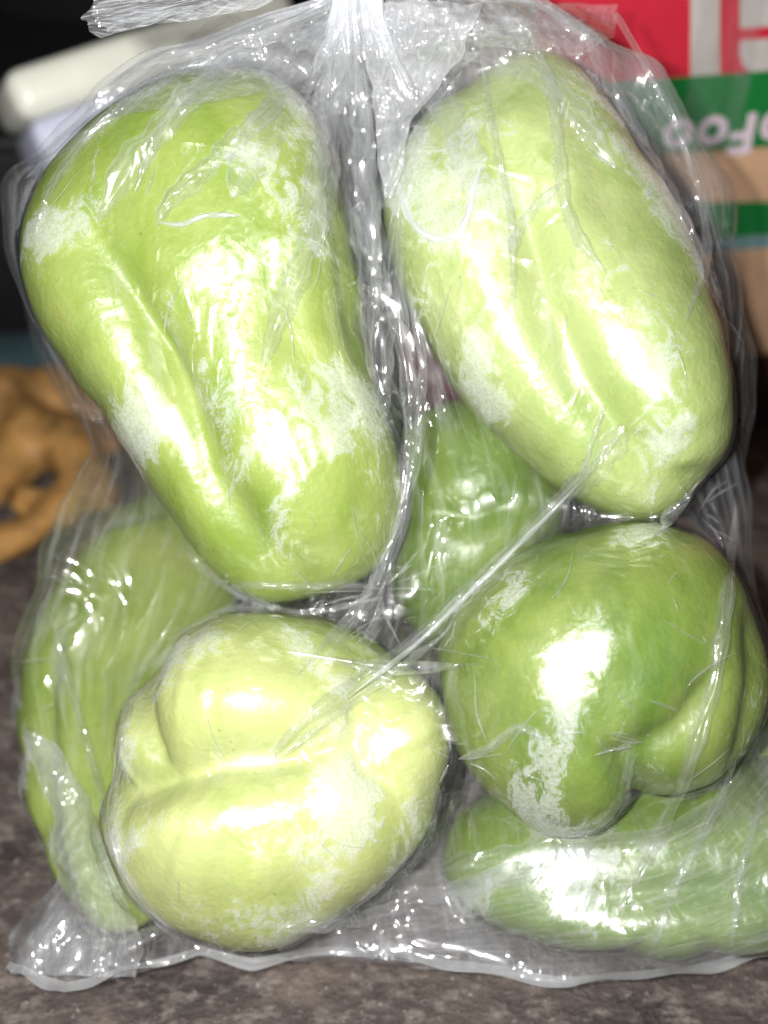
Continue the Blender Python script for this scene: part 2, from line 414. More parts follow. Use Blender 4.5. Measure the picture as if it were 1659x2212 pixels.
PN = SinNoise(130, 22, 5); PN2 = SinNoise(330, 24, 6)
def build_sheet(nu, nv):
    t = np.linspace(0, 1, nv)[:, None]; u = np.arange(nu)[None, :] / nu * 2 * math.pi
    Lp = at(interp(t, VK, LX), interp(t, VK, LY), interp(t, VK, LD)); Rp = at(interp(t, VK, RX), interp(t, VK, RY), interp(t, VK, RD))
    mid = (Lp + Rp) / 2; hw = (Rp - Lp) / 2
    cu, su = -np.cos(u), np.sin(u)                       # u=0 left, u=pi/2 front, u=pi right
    su2 = np.sign(su) * np.abs(su) ** 0.8
    fb, bb = interp(t, VK, FB), interp(t, VK, BB)
    bul = np.where(su > 0, fb * su2, bb * su2)
    P = mid + hw * cu[..., None] - FWD * bul[..., None]
    P[..., 2] = np.maximum(P[..., 2], 0.0008)
    # the hem wanders on the table
    f_ = (cu + 1) / 2; hx = LX[0] + (RX[0] - LX[0]) * f_; hl = LY[0] + (RY[0] - LY[0]) * f_
    hy = np.interp(hx, [20, 150, 300, 420, 530, 700, 1000, 1200, 1450, 1659, 1800], [2100, 2135, 2100, 2068, 2084, 2064, 2088, 2116, 2094, 2045, 1990])
    P[..., 1] -= (hy - hl) * .000157 * np.exp(-t * 9)
    # pleats run down from the neck and die out; the sheet is crumpled everywhere
    N = normals(P)
    uu = u + .10 * np.sin(3 * u + 1) + .05 * np.sin(7 * u + 2 + 3 * t) + .03 * np.sin(13 * u + 5 * t)
    tri = np.abs(((uu * 22 / (2 * math.pi)) % 1) * 2 - 1) - .5
    tri2 = np.abs(((uu * 9 / (2 * math.pi) + .3) % 1) * 2 - 1) - .5
    amp = np.interp(t, [0, .45, .7, .86, .96, 1], [0, .0, .0012, .0036, .0040, .0028]) * (.6 + .4 * np.sin(5 * u + 1.7))
    amp2 = np.interp(t, [0, .1, .4, .8, 1], [0, .0025, .003, .004, .001])
    env = np.clip(t * 12, 0, 1) * np.clip((1 - t) * 14, 0.0, 1)
    D = amp * tri + amp2 * tri2 * (.5 + .5 * np.sin(2 * u + 4 * t)) + env * (.0016 * PN(P.reshape(-1, 3)).reshape(nv, nu) + .0004 * PN2(P.reshape(-1, 3)).reshape(nv, nu))
    D = D * np.clip(t * 5, 0, 1)
    P = P + N * D[..., None]
    P[..., 2] = np.maximum(P[..., 2], 0.0008)
    return P

def normals(P):
    du = np.roll(P, -1, 1) - np.roll(P, 1, 1); dv = np.empty_like(P); dv[1:-1] = P[2:] - P[:-2]; dv[0] = P[1] - P[0]; dv[-1] = P[-1] - P[-2]
    N = np.cross(du, dv); return N / (np.linalg.norm(N, axis=2, keepdims=True) + 1e-12)

def relax(P, B, iters, inward, side, bend=0.06, comp=0.6, damp=0.88, col_every=3, slack=1.0):
    nv, nu, _ = P.shape
    prev = P.copy()
    nx = lambda A: np.roll(A, -1, 1)
    nrm = lambda A: np.linalg.norm(A, axis=2, keepdims=True)
    Ru = nrm(nx(B) - B) * slack; Rv = nrm(B[1:] - B[:-1]) * slack
    R1 = nrm(nx(B)[1:] - B[:-1]) * slack; R2 = nrm(B[1:] - nx(B)[:-1]) * slack
    def con(A, C, rest, wt=1.0):
        d = C - A; L = nrm(d) + 1e-12
        e = (L - rest) / L * (.5 * wt); return d * np.where(e < 0, e * comp, e)
    for it in range(iters):
        vel = (P - prev) * damp; prev = P.copy()
        P = P + vel + normals(P) * inward(it / max(1, iters))
        for sub in range(2):
            acc = np.zeros_like(P); cnt = np.zeros((nv, nu, 1))
            c = con(P, nx(P), Ru); acc += c; acc -= np.roll(c, 1, 1); cnt += 2
            c = con(P[:-1], P[1:], Rv); acc[:-1] += c; acc[1:] -= c; cnt[:-1] += 1; cnt[1:] += 1
            c = con(P[:-1], nx(P)[1:], R1, .5); acc[:-1] += c; acc[1:] -= np.roll(c, 1, 1); cnt += 1
            c = con(nx(P)[:-1], P[1:], R2, .5); acc[:-1] += np.roll(c, 1, 1); acc[1:] -= c
            P = P + acc / cnt * 1.8
        lap = (np.roll(P, 1, 1) + nx(P)) * .5 - P
        lap[1:-1] += (P[2:] + P[:-2]) * .5 - P[1:-1]
        P = P + lap * bend
        P = P + (B - P) * side
        if it % col_every == 0 or it == iters - 1:
            F = P.reshape(-1, 3)
            for c_ in CH: F, _ = c_.push(F, 0.0007)
            P = F.reshape(nv, nu, 3)
        P[..., 2] = np.maximum(P[..., 2], 0.0006)
        P[0] = B[0]; P[-1] = B[-1]
    return P

def upsample(P):
    nv, nu, _ = P.shape
    Q = np.empty((nv, nu * 2, 3)); Q[:, ::2] = P
    Q[:, 1::2] = (P + np.roll(P, -1, 1)) * .5625 - (np.roll(P, 1, 1) + np.roll(P, -2, 1)) * .0625
    S = np.empty((nv * 2 - 1, nu * 2, 3)); S[::2] = Q
    a = Q[:-1]; b = Q[1:]; p = np.vstack([Q[:1], Q[:-2]]); n = np.vstack([Q[2:], Q[-1:]])
    S[1::2] = (a + b) * .5625 - (p + n) * .0625
    return S

def make_sheet():
    nu, nv = 140, 100
    P = build_sheet(nu, nv)
    levels = [(110, .00010, .03), (60, .00004, .012), (24, .00001, .004)]
    for li, (iters, k, bend) in enumerate(levels):
        if li: P = upsample(P); nv, nu, _ = P.shape
        B = build_sheet(nu, nv)
        u = np.arange(nu)[None, :] / nu * 2 * math.pi; t = np.linspace(0, 1, nv)[:, None]
        side = (np.exp(-(np.sin(u) / .22) ** 2) * .06 + .15 * np.clip((t - .9) * 10, 0, 1))[..., None]
        P = relax(P, B, iters, (lambda f, k=k: -k * min(1, 3 * (1 - f))), side, bend=bend)
    return P

import time
t0 = time.time()
P = make_sheet()
print('sheet', P.shape, time.time() - t0)
nv, nu, _ = P.shape
def tidy(P, rounds, lim):
    for _ in range(rounds):
        mean = P.copy()
        mean[1:-1] = (np.roll(P, 1, 1)[1:-1] + np.roll(P, -1, 1)[1:-1] + P[2:] + P[:-2]) / 4
        dev = np.linalg.norm(P - mean, axis=2, keepdims=True)
        P = P + (mean - P) * np.clip((dev - lim) / lim, 0, 1) * .8
    return P
P = tidy(P, 40, .00022)
def soften(P, rounds, wt):
    for _ in range(rounds):
        m = P.copy(); m[1:-1] = (np.roll(P, 1, 1)[1:-1] + np.roll(P, -1, 1)[1:-1] + P[2:] + P[:-2]) / 4
        P = P + (m - P) * wt
    return P
for rep in range(3):
    P = soften(P, 3, .5 * np.clip((.82 - np.linspace(0, 1, nv)) * 10, .1, 1)[:, None, None])
    F = P.reshape(-1, 3).copy()
    for c_ in CH: F, _g = c_.push(F, 0.0005)
    P = F.reshape(nv, nu, 3)
P = tidy(P, 12, .0003)
_u = np.abs(np.arange(nu) / nu * 2 - 1)[None] * np.ones((nv, 1)); _t = np.linspace(0, 1, nv)[:, None] * np.ones((1, nu))
_q = np.stack([_u * 60, _t * 6, 0 * _u], -1).reshape(-1, 3)
_s = (1 - np.abs(SinNoise(2.6, 16, 77)(_q + .6 * np.stack([SinNoise(.7, 8, 3)(_q)] * 3, 1)))).reshape(nv, nu) + .5 * SinNoise(6.0, 16, 78)(_q).reshape(nv, nu)
_o = np.maximum(_s, 0) * .00015 * np.clip(_t * 20, 0, 1)
P = P + normals(P) * _o[..., None] * np.where(np.arange(nu) < nu, 1, 1)[None, :, None]
P[..., 2] = np.maximum(P[..., 2], 0.0006)
F = P.reshape(-1, 3).copy()
gap = np.full(len(F), 1.0)
for c_ in CH:
    _F, g = c_.push(F.copy(), 0.0004); gap = np.minimum(gap, g)
contact = np.clip(1 - (gap - .0004) / .0024, 0, 1)
tt = np.repeat(np.linspace(0, 1, nv), nu)
fold = np.clip((tt - .80) / .2, 0, 1) ** 1.5

def set_uv(o, U, V):
    me = o.data; uvl = me.uv_layers.new(name='sheet')
    vi = np.empty(len(me.loops), np.int32); me.loops.foreach_get('vertex_index', vi)
    uvl.data.foreach_set('uv', np.stack([U[vi], V[vi]], 1).astype(np.float32).ravel())

bag = empty('plastic_bag', tuple(on_ground(1000, 1900)))
tag(bag, 'clear crinkled plastic bag full of chayotes, gathered at the top, standing on stone', 'plastic bag')
bl = np.array(bag.location)
film = mesh_obj('bag_film', F - bl, grid_faces(nu, nv, True), M_FILM, bag)
attr(film, 'contact', contact); attr(film, 'fold', fold)
uu = np.tile(np.arange(nu) / nu, nv); set_uv(film, np.abs(uu * 2 - 1), tt)

# folds and rolled creases lying on the film
from mathutils.bvhtree import BVHTree
bvh = BVHTree.FromPolygons(F.tolist(), grid_faces(nu, nv, True).tolist())
def on_film(px, py):
    d = Vector(FWD + RGT * ((px - 829.5) / FOC) + UPV * ((1106.0 - py) / FOC)).normalized()
    h = bvh.ray_cast(Vector(CAM), d)
    return (np.array(h[0]), np.array(h[1])) if h[0] is not None else (None, None)

def resample(pts, n):
    pts = np.asarray(pts, float); d = np.r_[0, np.cumsum(np.linalg.norm(np.diff(pts, axis=0), axis=1))]
    s_ = np.linspace(0, d[-1], n)
    out = np.stack([np.interp(s_, d, pts[:, k]) for k in range(pts.shape[1])], 1)
    for _ in range(6): out[1:-1] = out[1:-1] * .5 + (out[:-2] + out[2:]) * .25
    return out

def crease(pts, width, height=.45, seed=0, haze=.6, lift=.0006, ends=(0.0, 0.0), jag=.12):
    """a narrow raised fold of film; width in frame pixels"""
    Q = resample(pts, max(24, int(np.linalg.norm(np.diff(np.asarray(pts, float), axis=0), axis=1).sum() / 9)))
    C = []
    for x, y in Q:
        p, _ = on_film(x, y)
        C.append(p if p is not None else (C[-1] if C else at(x, y, .335)))
    C = np.array(C)
    for _ in range(10):
        m = (C[:-2] + C[2:]) / 2
        step = m - C[1:-1]; C[1:-1] += step * .5
    toward = CAM - C; toward /= np.linalg.norm(toward, axis=1)[:, None]
    C += toward * lift
    T = np.gradient(C, axis=0); T /= np.linalg.norm(T, axis=1)[:, None]
    S = np.cross(T, toward); S /= np.linalg.norm(S, axis=1)[:, None]
    n = len(C); s_ = np.linspace(0, 1, n)
    r = np.random.default_rng(seed)
    wv = np.clip(np.minimum(s_ * 6 + ends[0], (1 - s_) * 6 + ends[1]), 0, 1) ** .7
    wob = 1 + jag * (np.sin(s_ * 23 + r.uniform(0, 6)) + np.sin(s_ * 57 + r.uniform(0, 6)))
    W = width * .000115 * .5 * wv * wob + .00006
    m = 11; a = np.linspace(-1, 1, m)
    prof = (1 - np.abs(a) ** 1.6)
    prof2 = .35 * np.sin(a * 7 + r.uniform(0, 6)) * (1 - a * a)
    V = C[:, None] + S[:, None] * (a[None, :, None] * W[:, None, None]) \
        + toward[:, None] * ((prof[None] + prof2[None] * np.sin(s_ * 19 + 1)[:, None]) * W[:, None] * height * 2)[..., None]
    V = V.reshape(-1, 3)
    o = mesh_obj('crease', V - bl, grid_faces(m, n, False), M_FILM, bag)
    attr(o, 'contact', np.zeros(len(V))); attr(o, 'fold', np.full(len(V), haze))
    set_uv(o, np.tile(np.linspace(0, .08, m), n) + seed * .37, np.repeat(s_, m))
    return o

CREASES = [
    ([(1345,925),(1290,1000),(1190,1100),(1050,1240),(910,1375),(760,1480),(640,1570),(560,1660)], 28, 1.1, .8),
    ([(1350,915),(1300,1000),(1215,1075)], 50, .25, .15),
    ([(1250,1045),(1190,1108),(1040,1256),(905,1388),(760,1500)], 9, 1.1, 2.2),  # thin white core, the diagonal fold's glint painted as haze
    ([(1305,875),(1272,975),(1250,1040)], 10, .6, 1.0),
    ([(960,1370),(840,1460),(700,1560),(600,1640)], 14, .6, .9),
    ([(742,70),(762,250),(790,480),(812,640),(822,800),(835,900)], 60, .30, .35),
    ([(722,90),(716,270),(702,420),(655,560),(600,690),(565,800)], 46, .35, .5),
    ([(760,60),(800,300),(815,560),(800,760)], 20, .6, .7),
    ([(1000,150),(905,290),(858,470),(848,620),(880,800),(892,950),(872,1100),(820,1268),(720,1400)], 34, .4, .5),
    ([(880,620),(915,780),(905,960),(860,1140),(790,1290),(640,1460)], 18, .6, .8),
    ([(1140,60),(1195,190),(1208,320),(1216,430),(1250,520),(1310,590)], 24, .5, .8),
    ([(1215,395),(1160,440),(1112,500),(1104,560)], 20, .5, .9),
    ([(1040,130),(1075,330),(1105,470),(1110,620),(1100,700)], 14, .5, .5),
    ([(858,385),(872,450),(900,500),(945,524),(990,516),(1012,470),(1022,410),(1040,355)], 14, .8, 2.4),  # small rolled crease, its arc highlight painted as white haze
    ([(640,190),(520,290),(420,390),(352,440),(340,490)], 36, .4, .6),
    ([(560,90),(430,180),(330,300),(290,420)], 22, .5, .7),
    ([(600,60),(420,130),(260,240),(130,330),(55,385)], 24, .5, .8),
    ([(500,60),(330,170),(190,290),(110,400),(70,520)], 16, .5, .6),
    ([(345,480),(400,492),(430,462),(520,466)], 9, .7, 1.8),
    ([(430,1262),(520,1262),(650,1268),(770,1262),(822,1272)], 14, .6, .7),
    ([(380,1130),(420,1220),(520,1290),(650,1330),(830,1290)], 12, .6, .6),
    ([(375,1335),(300,1450),(262,1600),(240,1760),(262,1880),(330,1980),(430,2045),(560,2085)], 18, .5, .7),
    ([(110,1330),(160,1520),(215,1700),(250,1850),(310,1980)], 16, .5, .5),
    ([(1590,1090),(1570,1280),(1545,1480),(1480,1680),(1400,1850),(1320,2000)], 26, .45, .5),
    ([(1590,1640),(1520,1800),(1450,1930),(1405,2070)], 20, .5, .6),
    ([(1655,1700),(1600,1880),(1580,2050)], 16, .5, .6),
    ([(1330,1790),(1150,1850),(960,1900),(760,1960),(600,2010)], 70, .2, .35),
    ([(1300,1850),(1100,1900),(900,1950)], 30, .3, .4),
    ([(1180,1600),(1120,1560),(1060,1620),(990,1640)], 16, .6, 1.0),
    ([(1330,30),(1400,150),(1470,290),(1520,430),(1530,560),(1480,700)], 18, .5, .8),
    ([(1250,40),(1330,200),(1420,370),(1500,520),(1520,600)], 26, .4, .5),
    ([(960,40),(1080,60),(1200,50),(1330,90)], 20, .5, .9),
    ([(840,90),(900,180),(960,150),(1040,110)], 26, .6, 1.0),
    ([(735,70),(640,170),(560,300),(500,430)], 70, .14, .55),
    ([(730,50),(560,120),(400,230),(280,360),(210,480)], 60, .14, .6),
    ([(745,90),(690,260),(670,420),(690,560)], 50, .18, .7),
    ([(800,60),(930,170),(1010,330),(1050,480)], 60, .14, .6),
    ([(820,40),(1010,90),(1180,180),(1330,360)], 60, .14, .55),
    ([(770,120),(785,300),(790,470),(810,600)], 44, .3, .8),
    ([(820,160),(840,300),(830,420)], 26, .6, 1.0),
]
for k, (pts, wd, ht, hz_) in enumerate(CREASES): crease(pts, wd * 1.15, ht * .75, k + 1, hz_ * (.9 if wd in (30, 9) or hz_ > 2 else .38))

def patch(name, left, right, n, m, lift, jit, freq, haze, seed, mat=None, flat=False):
    """a loose crumpled layer of the bag lying over its film, between two edges given in frame pixels"""
    A = resample(left, n); B = resample(right, n); r = np.linspace(0, 1, m)
    Q = A[:, None] * (1 - r)[None, :, None] + B[:, None] * r[None, :, None]
    D = np.zeros((n, m))
    for i in range(n):
        for j in range(m):
            p, _ = on_film(*Q[i, j])
            g_ = on_ground(Q[i, j, 0], Q[i, j, 1], .0015)
            dg = (g_ - CAM) @ FWD
            D[i, j] = min((p - CAM) @ FWD if p is not None else 9, dg if Q[i, j, 1] > 1350 else .36)
    for _ in range(14):
        E = D.copy(); E[1:-1, 1:-1] = (D[2:, 1:-1] + D[:-2, 1:-1] + D[1:-1, 2:] + D[1:-1, :-2]) / 4; D = np.minimum(E, D + .0004)
    V = at(Q[..., 0], Q[..., 1], D)
    n1, n2, n3 = SinNoise(freq, 24, seed), SinNoise(freq * 2.7, 24, seed + 1), SinNoise(freq * .4, 12, seed + 2)
    f = V.reshape(-1, 3)
    w_ = (1 - np.abs(n1(f)) * .9) + .45 * (1 - np.abs(n2(f))) + .8 * n3(f)
    V = V - FWD * (lift + jit * w_.reshape(n, m))[..., None]
    edge = SinNoise(freq * .8, 12, seed + 5)
    V += (RGT * (edge(f).reshape(n, m) * .0006)[..., None])
    V[..., 2] = np.maximum(V[..., 2], .0010)
    o = mesh_obj(name, V.reshape(-1, 3) - bl, grid_faces(m, n, False), mat or M_FILM, bag, not flat)
    attr(o, 'contact', np.zeros(n * m)); attr(o, 'fold', np.full(n * m, haze))
    set_uv(o, np.tile(np.linspace(0, .35, m), n) + seed, np.repeat(np.linspace(0, 1, n), m))
    return o
patch('crumpled_film', [(770,25),(790,120),(800,230),(815,330),(830,440)], [(1040,20),(1010,110),(960,190),(890,280),(850,440)], 90, 70, .005, .0012, 600, 1.3, 201)  # haze raised to paint the flash glow beside the neck
patch('crumpled_film', [(470,40),(380,110),(300,190),(240,260)], [(745,60),(700,150),(650,190),(520,220)], 60, 90, .003, .0005, 300, .30, 231)
patch('crumpled_film', [(1020,10),(1030,60),(1040,110)], [(1330,20),(1320,90),(1260,130)], 50, 90, .003, .0006, 420, .35, 241)
patch('loose_corner', [(60,1560),(115,1760),(135,1890),(22,2010),(34,2092)], [(130,1600),(225,1790),(290,1950),(325,2040),(300,2098)], 110, 70, .004, .0008, 420, .8, 211)
patch('loose_hem', [(600,2015),(820,1945),(960,1895),(1240,1800),(1420,1780),(1560,1700),(1690,1500)], [(610,2062),(800,2072),(960,2084),(1200,2106),(1440,2090),(1600,2050),(1720,2030)], 120, 60, .004, .0004, 200, .28, 221)


def hem_strip():
    """the heat-sealed lower edge of the bag, a double band standing a little off the table"""
    row = P[0][: nu // 2 + 1]; n = len(row); m = 5
    a = np.linspace(0, 1, m)
    s_ = np.linspace(0, 1, n)
    wob = .0012 * (1 + np.sin(s_ * 31)) + .0008 * np.sin(s_ * 83)
    out = np.array([0, -1.0, 0])
    V = row[:, None] + out * (a[None, :, None] * .0034) + np.array([0, 0, 1.0]) * (.0028 + wob[:, None] * (.4 + a[None]) + .0004)[..., None]
    V = V.reshape(-1, 3)
    o = mesh_obj('sealed_hem', V - bl, grid_faces(m, n, False), M_FILM, bag)  # added for the shadow line it throws under the bag
    attr(o, 'contact', np.zeros(n * m)); attr(o, 'fold', np.full(n * m, 1.3)); set_uv(o, np.tile(np.linspace(0, .02, m), n), np.repeat(s_, m))
hem_strip()
def gather():
    n, m = 90, 260
    s_ = np.linspace(0, 1, n)[:, None]; u = (np.arange(m) / m * 2 * math.pi)[None]
    C = at(np.interp(s_[:, 0], [0, 1], [764, 778]), np.interp(s_[:, 0], [0, .3, 1], [-70, -10, 190]), np.interp(s_[:, 0], [0, .3, 1], [.328, .324, .334]))
    rad = np.interp(s_, [0, .3, .4, .7, 1], [.0085, .0056, .0056, .0085, .0135])
    w_ = u + .12 * np.sin(4 * u + 1) + .06 * np.sin(9 * u) + .5 * s_ + .15 * np.sin(s_ * 5 + u)
    tri = np.abs(((w_ * 10 / (2 * math.pi) + .05 * np.sin(s_ * 9 + 3 * u)) % 1) * 2 - 1) - .5
    r = rad * (1 + tri * np.interp(s_, [0, .2, 1], [.35, .30, .12]) + .12 * np.sin(3 * u + 2) + .03 * np.sin(23 * u + s_ * 6))
    hem = 1 + .15 * np.sin(3 * u + 1)
    V = C[:, None] + RGT * (np.cos(u) * r)[..., None] - FWD * (np.sin(u) * r * .55)[..., None] + UPV * ((1 - hem) * s_ * .03)[..., None]
    o = mesh_obj('gathered_neck', V.reshape(-1, 3) - bl, grid_faces(m, n, True), M_FILM, bag)
    attr(o, 'contact', np.zeros(n * m)); attr(o, 'fold', np.repeat(np.interp(np.linspace(0, 1, n), [0, .25, .55, .9, 1], [3.4, 3.0, 1.1, .12, -.1]), m))  # layered film, whitened further to paint the burnt-out neck
    set_uv(o, np.tile(np.abs(np.linspace(-.4, .4, m)), n) + 3, np.repeat(np.linspace(0, .4, n), m))
gather()
def fine_creases():
    r = np.random.default_rng(12); VV = []; FF = []; UV = []; base = 0
    jobs = []
    for gx, gy, k, lmin, lmax in ((822,1272,14,50,170),(1500,1112,7,40,120),(1285,1580,5,40,110),(560,1330,5,40,110),(980,1640,5,40,120),(700,1290,5,40,120)):
        for q in range(k):
            a = r.uniform(0, 6.283); L = r.uniform(lmin, lmax); s0 = r.uniform(8, 40)
            jobs.append((gx + math.cos(a) * s0, gy + math.sin(a) * s0, a + r.normal() * .15, L, r.uniform(3, 7)))
    for q in range(90):
        x, y = r.uniform(80, 1600), r.uniform(120, 2000)
        a = math.atan2(y + 200, x - 765) + r.normal() * .5 if y < 1300 else r.uniform(0, 3.14)
        jobs.append((x, y, a, r.uniform(30, 170), r.uniform(2.5, 6)))
    for x, y, a, L, wd in jobs:
        n = max(6, int(L / 9)); c_ = r.normal() * .35
        P_ = []
        px, py, aa = x, y, a
        for k in range(n):
            p, _ = on_film(px, py)
            if p is None: break
            P_.append(p); px += math.cos(aa) * L / n; py += math.sin(aa) * L / n; aa += c_ / n + r.normal() * .06
        if len(P_) < 5: continue
        C = np.array(P_)
        if np.abs(np.diff((C - CAM) @ FWD)).max() > .003: continue
        for _ in range(4): C[1:-1] = (C[:-2] + C[2:]) * .25 + C[1:-1] * .5
        to = CAM - C; to /= np.linalg.norm(to, axis=1)[:, None]
        T = np.gradient(C, axis=0); T /= np.linalg.norm(T, axis=1)[:, None]; S = np.cross(T, to)
        n = len(C); s_ = np.linspace(0, 1, n); W = (wd * .00006 * np.sin(math.pi * s_) ** .6 + .00002)[:, None]
        prof = [(-1, 0), (-.4, .9), (0, 1.25), (.4, .9), (1, 0)]
        V = np.stack([C + to * .0005 + S * W * a_ + to * W * h_ for a_, h_ in prof], 1).reshape(-1, 3)
        VV.append(V); FF.append(grid_faces(5, n, False) + base); base += len(V)
        UV.append(np.stack([np.tile(np.linspace(0, .01, 5), n) + r.uniform(0, 3), np.repeat(s_ * .3, 5)], 1))
    V = np.vstack(VV); UVs = np.vstack(UV)
    o = mesh_obj('fine_creases', V - bl, np.vstack(FF), M_FILM, bag); o['kind'] = 'stuff'
    attr(o, 'contact', np.zeros(len(V))); attr(o, 'fold', np.full(len(V), .45)); set_uv(o, UVs[:, 0], UVs[:, 1])
fine_creases()

# the twisted free end of the bag, flopped over to the left above the knot
def tail():
    path = resample([(762, 40), (768, -30), (740, -110), (650, -95), (540, -50), (430, -28), (330, -8), (250, 6), (200, 16)], 200)
    dep = np.interp(np.linspace(0, 1, 200), [0, .15, .5, 1], [.335, .318, .315, .325])
    C = at(path[:, 0], path[:, 1], dep)
    T = np.gradient(C, axis=0); T /= np.linalg.norm(T, axis=1)[:, None]
    A = np.cross(T, FWD); A /= np.linalg.norm(A, axis=1)[:, None]; Bv = np.cross(T, A)
    m = 220; u = np.arange(m) / m * 2 * math.pi; s_ = np.linspace(0, 1, 200)[:, None]
    rad = np.interp(s_, [0, .12, .2, .5, 1], [.0065, .0045, .0045, .0058, .0056])
    ph = u[None] + s_ * 2.0
    tri = np.abs(((ph * 7 / (2 * math.pi) + .15 * np.sin(s_ * 15 + ph * 2)) % 1) * 2 - 1) - .5
    r = rad * (1 + .30 * tri + .16 * np.sin(5 * ph + s_ * 5) + .05 * np.sin(17 * ph + 9 * s_))
    # the ragged open end
    endx = .0016 * (np.sin(3 * u) + .6 * np.sin(7 * u + 1) + .2 * np.sin(13 * u + 2))[None] * np.clip((s_ - .8) * 5, 0, 1)
    V = C[:, None] + A[:, None] * (np.cos(u) * r)[..., None] + Bv[:, None] * (np.sin(u) * r * .75)[..., None] + T[:, None] * endx[..., None]
    o = mesh_obj('twisted_neck_tail', V.reshape(-1, 3) - bl, grid_faces(m, 200, True), M_NECK, bag)
    attr(o, 'contact', np.zeros(m * 200)); attr(o, 'fold', np.full(m * 200, .15))
    set_uv(o, np.tile(np.arange(m) / m, 200), np.repeat(np.linspace(0, 1, 200), m))
tail()

# ------------------------------------------------------------------ printed carton at right
BY, YAW = .435, math.radians(11)
BX = np.array([math.cos(YAW), math.sin(YAW), 0]); BN = np.array([math.sin(YAW), -math.cos(YAW), 0])   # along the front, out of it
B0 = np.array([.08, BY, 0])
def on_face(px, py):
    ray = FWD + RGT * ((px - 829.5) / FOC) + UPV * ((1106.0 - py) / FOC)
    p = CAM + ray * (((B0 - CAM) @ BN) / (ray @ BN))
    return ((p - B0) @ BX, p[2])
carton = empty('cardboard_carton', tuple(B0)); carton.rotation_euler = (0, 0, YAW)
tag(carton, 'upright brown cardboard carton with red, white and green print turned upside down', 'carton')
def boxm(x0, x1, y0, y1, z0, z1, bev=0.0):
    bm = bmesh.new(); bmesh.ops.create_cube(bm, size=1)
    for v in bm.verts: v.co = ((x0 + x1) / 2 + v.co.x * (x1 - x0), (y0 + y1) / 2 + v.co.y * (y1 - y0), (z0 + z1) / 2 + v.co.z * (z1 - z0))
    if bev: bmesh.ops.bevel(bm, geom=bm.edges[:], offset=bev, segments=4, profile=.5, affect='EDGES')
    return bm
xl = on_face(1150, 300)[0]
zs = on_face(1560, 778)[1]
bm_obj('carton_body', boxm(xl, .24, 0, .12, zs, .30, .0015), M_CARD, carton)
bm_obj('carton_base', boxm(xl + .002, .238, .0035, .118, 0, zs - .0006, .001), M_CARD_DARK, carton)  # lower panel, coloured dark where the bag's shadow falls
def panel(name, pts, mat, off=.0005, y_in=0.0):
    bm = bmesh.new(); q = [on_face(*p) for p in pts]
    f = bm.faces.new([bm.verts.new((x, -off + y_in, z)) for x, z in q])
    bm.normal_update()
    if f.normal.y > 0: bmesh.ops.reverse_faces(bm, faces=[f])
    r = bmesh.ops.extrude_face_region(bm, geom=[f])
    bmesh.ops.translate(bm, vec=(0, -.0002, 0), verts=[v for v in r['geom'] if isinstance(v, bmesh.types.BMVert)])
    bmesh.ops.recalc_face_normals(bm, faces=bm.faces[:])
    return bm_obj(name, bm, mat, carton)
def sl(x, y, k=-.075): return (x, y + (x - 1491) * k)
panel('red_panel', [sl(1155, -90), sl(1489, -90), sl(1489, 163), sl(1155, 163)], M_PRED)
panel('grey_panel', [sl(1491, -90), sl(1553, -90), sl(1553, 163), sl(1491, 163)], M_PGREY)
panel('red_stroke', [sl(1553, -90), sl(1596, -90), sl(1596, 163), sl(1553, 163)], M_PRED)
panel('grey_block', [sl(1596, -90), sl(1800, -90), sl(1800, 68), sl(1596, 68)], M_PGREY)
panel('red_bar', [sl(1596, 68), sl(1800, 68), sl(1800, 94), sl(1596, 94)], M_PRED)
panel('grey_block', [sl(1596, 94), sl(1800, 94), sl(1800, 163), sl(1618, 163), sl(1603, 148), sl(1596, 125)], M_PGREY)
panel('red_corner', [sl(1596, 125), sl(1603, 148), sl(1618, 163), sl(1596, 163)], M_PRED)
panel('green_band', [sl(1155, 164), sl(1800, 164), sl(1800, 326, -.06), sl(1155, 326, -.06)], M_PGREEN)
panel('green_band', [sl(1155, 437, -.02), sl(1800, 437, -.02), sl(1800, 517), sl(1155, 517)], M_PGREEN)
panel('teal_stripe', [sl(1155, 518), sl(1800, 518), sl(1800, 546), sl(1155, 546)], M_PTEAL)
panel('dark_green_stripe', [(1155, 930), (1800, 915), (1800, 985), (1155, 1000)], M_PDGREEN, y_in=.0035)  # green band in its shadow-darkened colour
# lettering printed upside down: reads bFoo when the carton is turned over
def letters():
    cu = bpy.data.curves.new('lettering', 'FONT'); cu.body = 'bFoo'; cu.size = .0205; cu.extrude = .0001; cu.offset = .0006
    cu.space_character = 1.12
    o = bpy.data.objects.new('lettering', cu); COL.objects.link(o)
    dg = bpy.context.evaluated_depsgraph_get(); me = bpy.data.meshes.new_from_object(o.evaluated_get(dg))
    bpy.data.objects.remove(o); me.materials.clear(); me.materials.append(M_PINK)
    co = np.array([v.co for v in me.vertices])
    x0, z0 = on_face(1705, 238)                       # line starts at right, baseline on top
    for v in me.vertices:
        x, y, z = v.co; v.co = (x0 - x, -.0011 - z, z0 - y)
    for p in me.polygons: p.use_smooth = False
    ob = bpy.data.objects.new('lettering', me); COL.objects.link(ob); ob.parent = carton
letters()
